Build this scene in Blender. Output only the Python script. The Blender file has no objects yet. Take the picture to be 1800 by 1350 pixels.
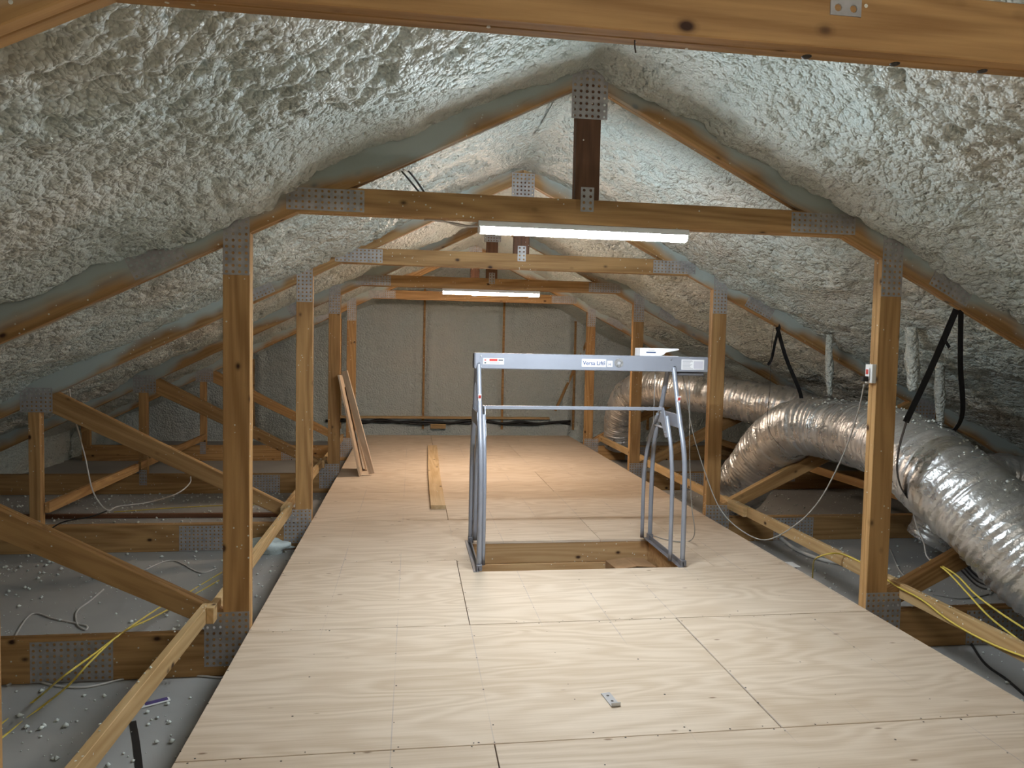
import bpy, bmesh, math, random
import numpy as np
from mathutils import Vector, Matrix, Euler

random.seed(7)
rng = np.random.default_rng(7)
S = bpy.context.scene
C = S.collection

# ------------------------------------------------------------------ camera, world, exposure
F, YAW, PIT, ROL, CX, CZ = 1256.4, 0.13986, 0.05252, 0.02092, 0.86019, 1.57584
fw = Vector((math.sin(YAW)*math.cos(PIT), math.cos(YAW)*math.cos(PIT), -math.sin(PIT)))
_r = Vector((math.cos(YAW), -math.sin(YAW), 0)); _u = _r.cross(fw)
cr = _r*math.cos(ROL) + _u*math.sin(ROL); cu = -_r*math.sin(ROL) + _u*math.cos(ROL)
cam_d = bpy.data.cameras.new('camera'); cam = bpy.data.objects.new('camera', cam_d); C.objects.link(cam)
cam.matrix_world = Matrix(((cr.x, cu.x, -fw.x, CX), (cr.y, cu.y, -fw.y, 0), (cr.z, cu.z, -fw.z, CZ), (0, 0, 0, 1)))
cam_d.sensor_width = 36.0; cam_d.lens = F/1800*36; cam_d.clip_start = 0.02; cam_d.clip_end = 100
S.camera = cam
world = bpy.data.worlds.new('world'); S.world = world; world.use_nodes = True
world.node_tree.nodes['Background'].inputs[0].default_value = (0.5, 0.55, 0.6, 1)
world.node_tree.nodes['Background'].inputs[1].default_value = 0.02
S.view_settings.view_transform = 'Standard'; S.view_settings.look = 'None'
S.view_settings.gamma = 1.0; S.view_settings.use_curve_mapping = False
S.view_settings.exposure = 1.3
LAMP_NEAR = ((0.84, 0.93, 1.0), 100.0)      # tube on the first truss in view
LAMP_FAR = ((1.0, 0.79, 0.62), 100.0)       # tube on the third truss
LAMP_BACK = ((1.0, 0.94, 0.86), 56.0)     # tube on the truss behind the photographer
S.cycles.max_bounces = 5; S.cycles.diffuse_bounces = 4; S.cycles.glossy_bounces = 2; S.cycles.transmission_bounces = 0; S.cycles.caustics_reflective = False
S.cycles.use_denoising = True; S.cycles.use_light_tree = False
S.cycles.use_adaptive_sampling = True; S.cycles.adaptive_threshold = .08; S.cycles.adaptive_min_samples = 14
S.cycles.sample_clamp_indirect = 6.0


def at(px, py, x=None, y=None, z=None):
    """world point seen at a photo pixel, on the plane x=, y= or z="""
    d = fw + cr*((px-900)/F) - cu*((py-675)/F)
    o = Vector((CX, 0, CZ))
    if y is not None: t = (y-o.y)/d.y
    elif x is not None: t = (x-o.x)/d.x
    else: t = (z-o.z)/d.z
    return o + d*t

# ------------------------------------------------------------------ dimensions
W = 3.66                       # deck width: room between the posts
XA, ZA, M = W/2, 3.067, 0.5    # apex of the rafters' lower edge, 6/12 pitch
T1, SP = 3.994, 2.4384         # first truss in view, spacing
TY = [T1 + SP*k for k in (-2, -1, 0, 1, 2, 3)]
PLY = 0.0381
ZC = -0.0205                   # top of bottom chord = underside of deck
ZD = ZC - 0.2355               # drywall
YEND, YBACK = 13.63, -3.3
XE = 5.83                      # half span to the eaves
def roof(x): return ZA - M*abs(x-XA)

# ------------------------------------------------------------------ node helpers
def newmat(name):
    m = bpy.data.materials.new(name); m.use_nodes = True
    nt = m.node_tree; b = nt.nodes['Principled BSDF']
    return m, nt, b
def N(nt, t, **kw):
    n = nt.nodes.new(t)
    for k, v in kw.items():
        if k == 'inp':
            for a, c in v.items(): n.inputs[a].default_value = c
        else: setattr(n, k, v)
    return n
def L(nt, a, b): nt.links.new(a, b)
def math_(nt, op, a, b=None, clamp=False):
    n = N(nt, 'ShaderNodeMath', operation=op, use_clamp=clamp)
    for i, v in enumerate((a, b)):
        if v is None: continue
        if isinstance(v, (int, float)): n.inputs[i].default_value = v
        else: L(nt, v, n.inputs[i])
    return n.outputs[0]
def ramp(nt, fac, stops):
    n = N(nt, 'ShaderNodeValToRGB'); e = n.color_ramp.elements
    while len(e) < len(stops): e.new(0.5)
    for el, (p, c) in zip(e, stops): el.position = p; el.color = (*c, 1) if len(c) == 3 else c
    L(nt, fac, n.inputs[0]); return n.outputs[0]
def mixc(nt, fac, a, b, blend='MIX'):
    n = N(nt, 'ShaderNodeMix', data_type='RGBA', blend_type=blend)
    for s, v in ((0, fac), (6, a), (7, b)):
        if isinstance(v, (int, float)): n.inputs[s].default_value = v
        elif isinstance(v, tuple): n.inputs[s].default_value = (*v, 1) if len(v) == 3 else v
        else: L(nt, v, n.inputs[s])
    return n.outputs[2]
def objvec(nt, rand=True, k=37.0):
    tc = N(nt, 'ShaderNodeTexCoord').outputs['Object']
    if not rand: return tc
    r = N(nt, 'ShaderNodeObjectInfo').outputs['Random']
    cx = N(nt, 'ShaderNodeCombineXYZ')
    a = math_(nt, 'MULTIPLY', r, k)
    L(nt, a, cx.inputs[0]); L(nt, math_(nt, 'MULTIPLY', r, k*.61), cx.inputs[1]); L(nt, math_(nt, 'MULTIPLY', r, k*1.7), cx.inputs[2])
    v = N(nt, 'ShaderNodeVectorMath', operation='ADD'); L(nt, tc, v.inputs[0]); L(nt, cx.outputs[0], v.inputs[1])
    return v.outputs[0]
def scaled(nt, vec, s):
    v = N(nt, 'ShaderNodeVectorMath', operation='MULTIPLY'); L(nt, vec, v.inputs[0]); v.inputs[1].default_value = s
    return v.outputs[0]
def noise(nt, vec, scale=1.0, detail=3.0, rough=.5, dist=0.0):
    n = N(nt, 'ShaderNodeTexNoise', inp={'Scale': scale, 'Detail': detail, 'Roughness': rough, 'Distortion': dist}); L(nt, vec, n.inputs['Vector'])
    return n.outputs['Fac']
def voro(nt, vec, scale=1.0, feature='F1', smooth=None):
    n = N(nt, 'ShaderNodeTexVoronoi', feature=feature, inp={'Scale': scale}); L(nt, vec, n.inputs['Vector'])
    if smooth is not None: n.inputs['Smoothness'].default_value = smooth
    return n.outputs['Distance']
def bump(nt, b, h, strength=.3, dist=.01):
    n = N(nt, 'ShaderNodeBump', inp={'Strength': strength, 'Distance': dist}); L(nt, h, n.inputs['Height']); L(nt, n.outputs[0], b.inputs['Normal'])

def wood(name, light, dark, knots=True, spray=None, specks=True):
    m, nt, b = newmat(name)
    v = objvec(nt)
    fine = noise(nt, scaled(nt, v, (2.5, 60, 60)), 1, 4, .6)
    broad = noise(nt, scaled(nt, v, (.7, 7, 7)), 1, 3, .5, .6)
    rings = math_(nt, 'SINE', math_(nt, 'MULTIPLY', noise(nt, scaled(nt, v, (.35, 5, 5)), 1, 1, .4), 75))
    f = math_(nt, 'ADD', math_(nt, 'MULTIPLY', fine, .45), math_(nt, 'MULTIPLY', broad, .5))
    f = math_(nt, 'ADD', f, math_(nt, 'MULTIPLY', rings, .09))
    col = ramp(nt, f, [(.3, dark), (.62, light)])
    hue = N(nt, 'ShaderNodeObjectInfo').outputs['Random']
    val = N(nt, 'ShaderNodeHueSaturation'); L(nt, col, val.inputs['Color'])
    L(nt, math_(nt, 'ADD', math_(nt, 'MULTIPLY', hue, .3), .85), val.inputs['Value']); col = val.outputs[0]
    if knots:
        k = voro(nt, scaled(nt, v, (4.6, 7, 7)))
        kf = ramp(nt, k, [(.055, (1, 1, 1)), (.11, (.25, .25, .25)), (.16, (0, 0, 0))])
        col = mixc(nt, kf, col, (.045, .018, .008))
    if specks:
        sp = voro(nt, scaled(nt, v, (26, 26, 26)))
        sn = noise(nt, v, 3.0, 1)
        sf = math_(nt, 'MULTIPLY', math_(nt, 'LESS_THAN', sp, .12), math_(nt, 'GREATER_THAN', sn, .52))
        col = mixc(nt, sf, col, (.72, .72, .64))
    if spray:
        sx = N(nt, 'ShaderNodeSeparateXYZ'); L(nt, N(nt, 'ShaderNodeTexCoord').outputs['Object'], sx.inputs[0])
        s = math_(nt, 'ADD', sx.outputs[2], math_(nt, 'MULTIPLY', math_(nt, 'SUBTRACT', noise(nt, v, 1.6, 3), .5), .42))
        sf = ramp(nt, s, [(.015, (0, 0, 0)), (.10, (1, 1, 1))])
        col = mixc(nt, sf, col, spray)
    L(nt, col, b.inputs['Base Color']); b.inputs['Roughness'].default_value = .62
    b.inputs['Specular IOR Level'].default_value = .3
    bump(nt, b, fine, .25, .003)
    return m

LUM_L, LUM_D = (.50, .30, .125), (.30, .16, .06)
M_LUM = wood('lumber', LUM_L, LUM_D)
M_SPRAY = wood('lumber_oversprayed', LUM_L, LUM_D, spray=(.42, .48, .46))
M_PALE = wood('pale_lumber', (.62, .43, .22), (.47, .30, .13))
M_DARKW = wood('brown_lumber', (.20, .095, .05), (.12, .055, .03), knots=False)
M_TAN = wood('tan_lumber', (.56, .41, .24), (.42, .28, .14))
M_HEAD = wood('header_lumber', (.58, .38, .19), (.44, .25, .11))

def plywood(name, light, dark, chalk=False):
    m, nt, b = newmat(name)
    v = objvec(nt, k=53)
    h = noise(nt, scaled(nt, v, (.55, 2.6, 2.6)), 1, 2.5, .5, .25)
    lines = math_(nt, 'SINE', math_(nt, 'MULTIPLY', h, 95))
    fib = noise(nt, scaled(nt, v, (2.2, 85, 85)), 1, 4, .6)
    blotch = noise(nt, scaled(nt, v, (.6, 1.5, 1.5)), 1, 3)
    f = math_(nt, 'ADD', math_(nt, 'MULTIPLY', lines, .10), math_(nt, 'MULTIPLY', fib, .5))
    f = math_(nt, 'ADD', f, math_(nt, 'MULTIPLY', blotch, .45))
    col = ramp(nt, f, [(.28, dark), (.66, light)])
    k = voro(nt, scaled(nt, v, (3.2, 9, 9)))
    kf = ramp(nt, k, [(.03, (.8, .8, .8)), (.075, (0, 0, 0))])
    col = mixc(nt, kf, col, (.16, .09, .045))
    if chalk:
        wc = N(nt, 'ShaderNodeNewGeometry').outputs['Position']
        sx = N(nt, 'ShaderNodeSeparateXYZ'); L(nt, wc, sx.inputs[0])
        q = math_(nt, 'FRACT', math_(nt, 'DIVIDE', math_(nt, 'SUBTRACT', sx.outputs[0], .19), .4064))
        d = math_(nt, 'LESS_THAN', math_(nt, 'ABSOLUTE', math_(nt, 'SUBTRACT', q, .5)), .006)
        br = ramp(nt, noise(nt, scaled(nt, wc, (1.5, 1.1, 1)), 1, 2), [(.46, (0, 0, 0)), (.6, (.34, .34, .34))])
        col = mixc(nt, math_(nt, 'MULTIPLY', d, br), col, (.22, .21, .27))
    L(nt, col, b.inputs['Base Color']); b.inputs['Roughness'].default_value = .55
    b.inputs['Specular IOR Level'].default_value = .25
    bump(nt, b, fib, .15, .002)
    return m
M_PLY = plywood('plywood', (.69, .57, .45), (.54, .42, .305), chalk=True)
M_PLY2 = plywood('plywood_offcut', (.62, .50, .38), (.48, .36, .25))

def foam_mat(name, c1, c2, c3):
    m, nt, b = newmat(name)
    v = objvec(nt, rand=False)
    wv = N(nt, 'ShaderNodeTexNoise', inp={'Scale': 11.0, 'Detail': 1.0}); L(nt, v, wv.inputs['Vector'])
    add = N(nt, 'ShaderNodeVectorMath', operation='MULTIPLY_ADD'); L(nt, wv.outputs['Color'], add.inputs[0]); add.inputs[1].default_value = (.03, .03, .03); L(nt, v, add.inputs[2])
    d1 = voro(nt, scaled(nt, add.outputs[0], (1, .8, 1)), 32); d2 = voro(nt, add.outputs[0], 74)
    cells = math_(nt, 'ADD', math_(nt, 'MULTIPLY', math_(nt, 'MULTIPLY', d1, d1), -1.0), math_(nt, 'MULTIPLY', math_(nt, 'MULTIPLY', d2, d2), -.45))
    big = noise(nt, v, 1.1, 3)
    col = ramp(nt, big, [(.38, c1), (.56, c2), (.7, c3)])
    L(nt, col, b.inputs['Base Color']); b.inputs['Roughness'].default_value = .42
    b.inputs['Specular IOR Level'].default_value = .45
    bump(nt, b, cells, .9, .024)
    return m
M_FOAM = foam_mat('spray_foam', (.56, .64, .615), (.61, .645, .60), (.66, .66, .60))
M_FOAMW = foam_mat('spray_foam_wall', (.63, .70, .69), (.66, .71, .69), (.69, .72, .69))

def simple(name, col, rough=.5, metal=0.0, spec=.5, var=0.0, nscale=8.0, bmp=0.0, bscale=40.0, bdist=.004):
    m, nt, b = newmat(name)
    b.inputs['Roughness'].default_value = rough; b.inputs['Metallic'].default_value = metal
    b.inputs['Specular IOR Level'].default_value = spec
    v = objvec(nt, rand=True)
    n = noise(nt, v, nscale, 4)
    lo = tuple(c*(1-var) for c in col); hi = tuple(min(1, c*(1+var)) for c in col)
    L(nt, ramp(nt, n, [(.3, lo), (.7, hi)]), b.inputs['Base Color'])
    if bmp: bump(nt, b, noise(nt, v, bscale, 3), bmp, bdist)
    return m
M_PLATE = simple('galvanised_plate', (.42, .41, .41), .5, .4, var=.18, nscale=25, bmp=.1, bscale=60)
M_DRY = simple('grey_drywall_paper', (.36, .355, .34), .85, var=.10, nscale=1.3, bmp=.5, bscale=2.2, bdist=.03, spec=.2)
M_BIT = simple('foam_crumb', (.72, .76, .72), .7, var=.1)
M_CHUNK = simple('foam_scrap', (.74, .84, .84), .6, var=.12, bmp=.6, bscale=45, bdist=.01)
M_GREYP = simple('grey_powder_coat', (.30, .32, .375), .38, .25, var=.04)
M_GREYD = simple('dark_grey_coat', (.17, .17, .19), .45, .2, var=.06)
M_BLACK = simple('black_webbing', (.012, .012, .014), .6, var=.2)
M_RUB = simple('black_cable', (.015, .014, .014), .5, var=.2)
M_WCAB = simple('white_cable', (.55, .53, .50), .45, var=.05)
M_GCAB = simple('grey_cable', (.30, .29, .27), .5, var=.05)
M_YCAB = simple('yellow_cable', (.72, .56, .10), .45, var=.08)
M_WHITE = simple('white_plastic', (.78, .78, .77), .4, var=.02)
M_LABEL = simple('label_white', (.80, .80, .82), .45, var=.02)
M_INK = simple('blue_ink', (.02, .05, .16), .5)
M_RED = simple('red_ink', (.55, .06, .05), .5)
M_DKINK = simple('dark_ink', (.06, .06, .07), .5)
M_GREYINK = simple('grey_ink', (.42, .42, .45), .5)
M_NAIL = simple('dark_nail', (.05, .045, .04), .5, .5)
M_CARD = simple('cardboard', (.34, .20, .10), .8, var=.1, nscale=20)
M_ZINC = simple('zinc', (.62, .63, .65), .35, .8, var=.08)
M_PURP = simple('purple_print', (.10, .07, .22), .5, var=.1)

def duct_mat():
    m, nt, b = newmat('foil_duct_jacket')
    v = objvec(nt, rand=False)
    n = noise(nt, v, 38, 4, .6); n2 = noise(nt, v, 7, 3, .5, .8)
    L(nt, ramp(nt, n2, [(.3, (.60, .60, .60)), (.7, (.74, .74, .74))]), b.inputs['Base Color'])
    b.inputs['Metallic'].default_value = .8
    L(nt, math_(nt, 'ADD', math_(nt, 'MULTIPLY', n2, .25), .17), b.inputs['Roughness'])
    h = math_(nt, 'ADD', math_(nt, 'MULTIPLY', n, .5), n2)
    bump(nt, b, h, .55, .02)
    return m
M_DUCT = duct_mat()
def emit(name, col, strength):
    m, nt, b = newmat(name)
    b.inputs['Base Color'].default_value = (.8, .8, .8, 1)
    # the diffuser glows evenly; a very faint mottling keeps it procedural
    L(nt, ramp(nt, noise(nt, objvec(nt), 3, 1), [(0, tuple(c*.98 for c in col)), (1, col)]), b.inputs['Emission Color'])
    b.inputs['Emission Strength'].default_value = strength
    return m

# ------------------------------------------------------------------ mesh helpers
def link(o, parent=None):
    C.objects.link(o)
    if parent is not None: o.parent = parent
    return o
def pyobj(name, verts, faces, mat, parent=None, loc=None, smooth=False, rot=None):
    me = bpy.data.meshes.new(name); me.from_pydata([tuple(v) for v in verts], [], faces); me.update()
    if mat: me.materials.append(mat)
    if smooth: me.polygons.foreach_set('use_smooth', [True]*len(me.polygons))
    o = bpy.data.objects.new(name, me)
    if loc is not None: o.location = loc
    if rot is not None: o.rotation_euler = rot
    return link(o, parent)
def bmobj(name, bm, mat, parent=None, loc=None, rot=None, smooth=False):
    bmesh.ops.recalc_face_normals(bm, faces=bm.faces)
    me = bpy.data.meshes.new(name); bm.to_mesh(me); bm.free()
    for m in (mat if isinstance(mat, (list, tuple)) else [mat]): me.materials.append(m)
    if smooth: me.polygons.foreach_set('use_smooth', [True]*len(me.polygons))
    o = bpy.data.objects.new(name, me)
    if loc is not None: o.location = loc
    if rot is not None: o.rotation_euler = rot
    return link(o, parent)
def prism_bm(poly, y0, y1, bev=.0025, bm=None):
    """polygon in local x,z extruded along y"""
    own = bm is None
    if own: bm = bmesh.new()
    a = [bm.verts.new((x, y0, z)) for x, z in poly]; c = [bm.verts.new((x, y1, z)) for x, z in poly]
    n = len(poly); fs = [bm.faces.new(a), bm.faces.new(c[::-1])]
    for i in range(n): fs.append(bm.faces.new((a[i], c[i], c[(i+1) % n], a[(i+1) % n])))
    bmesh.ops.recalc_face_normals(bm, faces=fs)
    if bev:
        es = set(e for f in fs for e in f.edges)
        bmesh.ops.bevel(bm, geom=list(es), offset=bev, segments=1, affect='EDGES', profile=.5)
    return bm
def box_bm(x0, x1, y0, y1, z0, z1, bev=.002, bm=None):
    return prism_bm([(x0, z0), (x1, z0), (x1, z1), (x0, z1)], y0, y1, bev, bm)
def box(name, x0, x1, y0, y1, z0, z1, mat, parent=None, bev=.002, loc=None, rot=None):
    return bmobj(name, box_bm(x0, x1, y0, y1, z0, z1, bev), mat, parent, loc, rot)
def beam(name, p, q, w, h, mat, parent=None, bev=.002, roll=0.0):
    """box from p to q (local X along it), w sideways, h upward"""
    p, q = Vector(p), Vector(q); d = q-p; ln = d.length; d.normalize()
    up = Vector((0, 0, 1)) if abs(d.z) < .95 else Vector((0, 1, 0))
    s = up.cross(d).normalized(); t = d.cross(s)
    Mx = Matrix((d, s, t)).transposed()
    if roll: Mx = Mx @ Matrix.Rotation(roll, 3, 'X')
    o = bmobj(name, box_bm(0, ln, -w/2, w/2, -h/2, h/2, bev), mat, parent, p, Mx.to_euler())
    return o
def catmull(pts, n=10):
    P = [Vector(p) for p in pts]; P = [P[0]*2-P[1]] + P + [P[-1]*2-P[-2]]; out = []
    for i in range(1, len(P)-2):
        for k in range(n):
            t = k/n; a, b_, c, d = P[i-1], P[i], P[i+1], P[i+2]
            out.append(.5*((2*b_) + (c-a)*t + (2*a-5*b_+4*c-d)*t*t + (3*b_-a-3*c+d)*t**3))
    out.append(P[-2]); return out
def frames(path):
    n = len(path); T = []
    for i in range(n):
        a = path[max(0, i-1)]; b_ = path[min(n-1, i+1)]; T.append((b_-a).normalized())
    up = Vector((0, 0, 1)) if abs(T[0].z) < .9 else Vector((1, 0, 0))
    s = T[0].cross(up).normalized(); out = []
    for t in T:
        s = (s - t*s.dot(t)).normalized(); out.append((t, s, s.cross(t)))
    return out
def tube(name, pts, r, mat, parent=None, seg=8, n=8, smooth=True, curve=True, loc=None):
    path = catmull(pts, n) if curve else [Vector(p) for p in pts]
    base = path[0].copy() if loc is None else Vector((0, 0, 0))
    fr = frames(path); V = []; Fc = []
    for p, (t, s, u) in zip(path, fr):
        for k in range(seg):
            a = 2*math.pi*k/seg; V.append(p - base + (s*math.cos(a) + u*math.sin(a))*r)
    m = len(path)
    for i in range(m-1):
        for k in range(seg):
            Fc.append((i*seg+k, i*seg+(k+1) % seg, (i+1)*seg+(k+1) % seg, (i+1)*seg+k))
    Fc.append(tuple(range(seg))[::-1]); Fc.append(tuple((m-1)*seg+k for k in range(seg)))
    return pyobj(name, V, Fc, mat, parent, base if loc is None else loc, smooth)
def ribbon(name, pts, side, w, th, mat, parent=None, n=6):
    path = catmull(pts, n); base = path[0].copy(); V = []; Fc = []; m = len(path)
    for i, p in enumerate(path):
        t = (path[min(m-1, i+1)] - path[max(0, i-1)]).normalized()
        s = (Vector(side) - t*Vector(side).dot(t)).normalized(); u = t.cross(s)
        for a, c in ((-1, -1), (1, -1), (1, 1), (-1, 1)): V.append(p - base + s*a*w/2 + u*c*th/2)
    for i in range(m-1):
        for k in range(4): Fc.append((i*4+k, i*4+(k+1) % 4, (i+1)*4+(k+1) % 4, (i+1)*4+k))
    Fc += [(3, 2, 1, 0), tuple((m-1)*4+k for k in range(4))]
    return pyobj(name, V, Fc, mat, parent, base)
def tag(o, label=None, cat=None, group=None, kind=None):
    if label: o['label'] = label
    if cat: o['category'] = cat
    if group: o['group'] = group
    if kind: o['kind'] = kind
    return o
def empty(name, loc=(0, 0, 0)):
    o = bpy.data.objects.new(name, None); o.location = loc; o.empty_display_size = .1
    return link(o)
def struct(o): o['kind'] = 'structure'; return o
def lump(name, c, r, mat, parent=None, seed=0, amp=.35, sub=2, scale=(1, 1, 1)):
    bm = bmesh.new(); bmesh.ops.create_icosphere(bm, subdivisions=sub, radius=1)
    R = random.Random(seed); off = [Vector((R.uniform(-1, 1), R.uniform(-1, 1), R.uniform(-1, 1))).normalized() for _ in range(9)]
    for v in bm.verts:
        n = v.co.normalized(); k = 1 + amp*sum(max(0, n.dot(o_))**6 for o_ in off) - amp*.6
        v.co = Vector((n.x*scale[0], n.y*scale[1], n.z*scale[2]))*k*r
    return bmobj(name, bm, mat, parent, c, smooth=True)

# numpy noise
def hsh(i, j, s): return np.modf(np.abs(np.sin(i*127.1 + j*311.7 + s*74.7)*43758.5453))[0]
def vnoise(u, v, s):
    i, j = np.floor(u), np.floor(v); fu, fv = u-i, v-j
    fu = fu*fu*(3-2*fu); fv = fv*fv*(3-2*fv)
    return (hsh(i, j, s)*(1-fu) + hsh(i+1, j, s)*fu)*(1-fv) + (hsh(i, j+1, s)*(1-fu) + hsh(i+1, j+1, s)*fu)*fv
def fbm(u, v, s, o=3): return sum(vnoise(u*2**k, v*2**k, s+k*13)*.5**k for k in range(o))/sum(.5**k for k in range(o))
def dome(u, v, s):
    i, j = np.floor(u), np.floor(v); best = np.full(u.shape, 9.0)
    for a in (-1, 0, 1):
        for b_ in (-1, 0, 1):
            x = i+a+hsh(i+a, j+b_, s); y = j+b_+hsh(i+a, j+b_, s+5)
            best = np.minimum(best, (x-u)**2+(y-v)**2)
    return np.sqrt(np.clip(1-best/.8, 0, 1))
def foam_h(a, b_, s):
    """relief of sprayed foam in metres, popcorn lobes over broad waves"""
    wa = a + .06*(fbm(a*4, b_*4, s+1)-.5); wb = b_ + .06*(fbm(a*4+9, b_*4, s+2)-.5)
    m1 = np.clip((fbm(a*1.4, b_*1.4, s+3)-.40)*5, .22, 1)
    m2 = np.clip((fbm(a*1.9, b_*1.9, s+4)-.22)*4, .55, 1)
    h = .10*(fbm(a*1.3, b_*1.3, s+6)-.5) + .05*(fbm(a*3.6, b_*3.6, s+7)-.5)
    h = h + .046*dome(wa*8, wb*11, s)*m1 + .034*dome(wa*15, wb*21, s+8)*m2 + .013*dome(wa*31, wb*37, s+9)
    return h

# ------------------------------------------------------------------ roof foam
def ysteps():
    ys = [YBACK]
    while ys[-1] < YEND + .05:
        y = ys[-1]
        st = .12 if y < .3 else .03 if y < 1.6 else .0125 if y < 4.05 else .022 if y < 6.5 else .034 if y < 8.9 else .055
        ys.append(y+st)
    return np.array(ys)
def grid_faces(nu, nv, flip=False):
    i = np.arange(nu-1)[:, None]*nv + np.arange(nv-1)[None, :]
    f = np.stack([i, i+nv, i+nv+1, i+1], -1).reshape(-1, 4)
    return f[:, ::-1] if flip else f
def gridobj(name, co, nu, nv, mat, flip=False):
    me = bpy.data.meshes.new(name); f = grid_faces(nu, nv, flip); nf = len(f)
    me.vertices.add(len(co)); me.vertices.foreach_set('co', co.astype(np.float32).ravel())
    me.loops.add(nf*4); me.loops.foreach_set('vertex_index', f.astype(np.int32).ravel())
    me.polygons.add(nf); me.polygons.foreach_set('loop_start', np.arange(0, nf*4, 4, dtype=np.int32))
    me.polygons.foreach_set('loop_total', np.full(nf, 4, dtype=np.int32))
    me.polygons.foreach_set('use_smooth', np.ones(nf, dtype=bool))
    me.update(calc_edges=True); me.validate(); me.materials.append(mat)
    o = bpy.data.objects.new(name, me); return link(o)
Ys = ysteps()
XF = XE + .24
dxs = np.concatenate([[-.10, -.07, -.045, -.02], np.arange(0, 3.2, .0138), np.arange(3.2, XF+.06, .022)])
for side, nm, sd in ((-1, 'ceiling_left', 11), (1, 'ceiling_right', 47)):
    DX, YY = np.meshgrid(dxs, Ys, indexing='ij')
    SL = np.where(np.abs(DX) > .25, DX, .125 + DX*DX/.5)          # rounded at the ridge
    h = foam_h(SL*1.118*side + 20, YY, sd)
    fade = np.clip(np.abs(DX)/.12, 0, 1)
    near_ridge = np.clip((.9-DX)/.9, 0, 1)
    d = .195 - h*(.35+.65*fade)*(1-.15*near_ridge) - .03*near_ridge
    nx, nz = side*M/1.118*-1, -1/1.118
    Z = ZA - M*SL + .125*M*0 + d
    X = XA + side*DX + (d-.15)*.45*side*fade
    co = np.stack([X, YY, Z], -1).reshape(-1, 3)
    struct(gridobj(nm, co, len(dxs), len(Ys), M_FOAM, flip=(side > 0)))
# eave walls of foam
for side, nm, sd in ((-1, 'wall_left', 71), (1, 'wall_right', 83)):
    zs = np.arange(ZD-.02, .5, .025); yy = np.arange(YBACK, YEND+.05, .05)
    ZZ, YY = np.meshgrid(zs, yy, indexing='ij')
    h = foam_h(ZZ*.8+5, YY, sd)
    X = XA + side*(XF + .04 - h*1.3 - np.clip(ZZ+.1, 0, 1)*.10)
    struct(gridobj(nm, np.stack([X, YY, ZZ], -1).reshape(-1, 3), len(zs), len(yy), M_FOAM, flip=(side > 0)))
# gable walls
studx = [-2.0, -.45, 1.085, 2.59, 3.99, 5.5]
for nm, y0, sg, sd, st in (('wall_far', YEND, -1, 29, .035), ('wall_back', YBACK, 1, 31, .09)):
    xs = np.arange(XA-XF-.05, XA+XF+.05, st); vs = np.linspace(0, 1, int(3.5/st))
    XX, VV = np.meshgrid(xs, vs, indexing='ij')
    top = ZA - M*np.abs(XX-XA) + .22
    ZZ = ZD + VV*(top-ZD)
    h = .75*foam_h(XX*.6, ZZ*.45+9, sd) + .022*dome(XX*7, ZZ*2.4, sd+3) + .012*dome(XX*3, ZZ*9, sd+5)
    dist = np.min(np.abs(XX[..., None]-np.array(studx)), -1)
    h = h - .035*np.exp(-(dist/.05)**2) + .03*np.exp(-((dist-.13)/.05)**2)
    YY = y0 + sg*h
    struct(gridobj(nm, np.stack([XX, YY, ZZ], -1).reshape(-1, 3), len(xs), len(vs), M_FOAMW, flip=(sg < 0)))

# ------------------------------------------------------------------ drywall between the chords, with the hatch left open
HX0, HX1, HY0, HY1 = 1.335, 2.835, 4.90, 5.665
bm = bmesh.new()
for x0, x1, y0, y1 in ((XA-XF-.05, HX0, YBACK, YEND), (HX1, XA+XF+.05, YBACK, YEND), (HX0, HX1, YBACK, HY0), (HX0, HX1, HY1, YEND)):
    box_bm(x0, x1, y0, y1, ZD-.016, ZD, 0, bm)
struct(bmobj('floor_drywall', bm, M_DRY))

# ------------------------------------------------------------------ plywood deck, sheet by sheet
floor = struct(empty('floor'))
rowsY = [2.735 + 1.2192*k for k in range(-5, 9)]
def sheet(rects):
    x0 = min(r[0] for r in rects); y0 = min(r[2] for r in rects); g = .0022
    bm = bmesh.new()
    for a, b_, c, d in rects: box_bm(a+g-x0, b_-g-x0, c+g-y0, d-g-y0, -.0195, 0, 0 if len(rects) > 1 else .0015, bm)
    bmobj('plywood_sheet', bm, M_PLY, floor, (x0, y0, 0))
for k in range(len(rowsY)-1):
    y0, y1 = rowsY[k], rowsY[k+1]
    y1 = min(y1, YEND-.06)
    if y1-y0 < .05: continue
    j = 2.42 if (k % 2) else 1.205
    if abs(y0-3.954) < .02:
        sheet([(0, 1.205, y0, y1)])
        sheet([(1.205, W, y0, HY0), (1.205, HX0, HY0-.0044, y1)])
    elif abs(y0-5.173) < .02:
        sheet([(0, HX0, y0, HY1), (0, 2.42, HY1-.0044, y1)])
        sheet([(2.42, 3.075, HY1-.0044, y1)])
    else:
        sheet([(0, j, y0, y1)]); sheet([(j, W, y0, y1)])
    if abs(y0-5.173) < .02:
        sheet([(HX1, 3.075, HY0, HY1)])
        sheet([(3.075, W, HY0, y1)])
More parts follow.
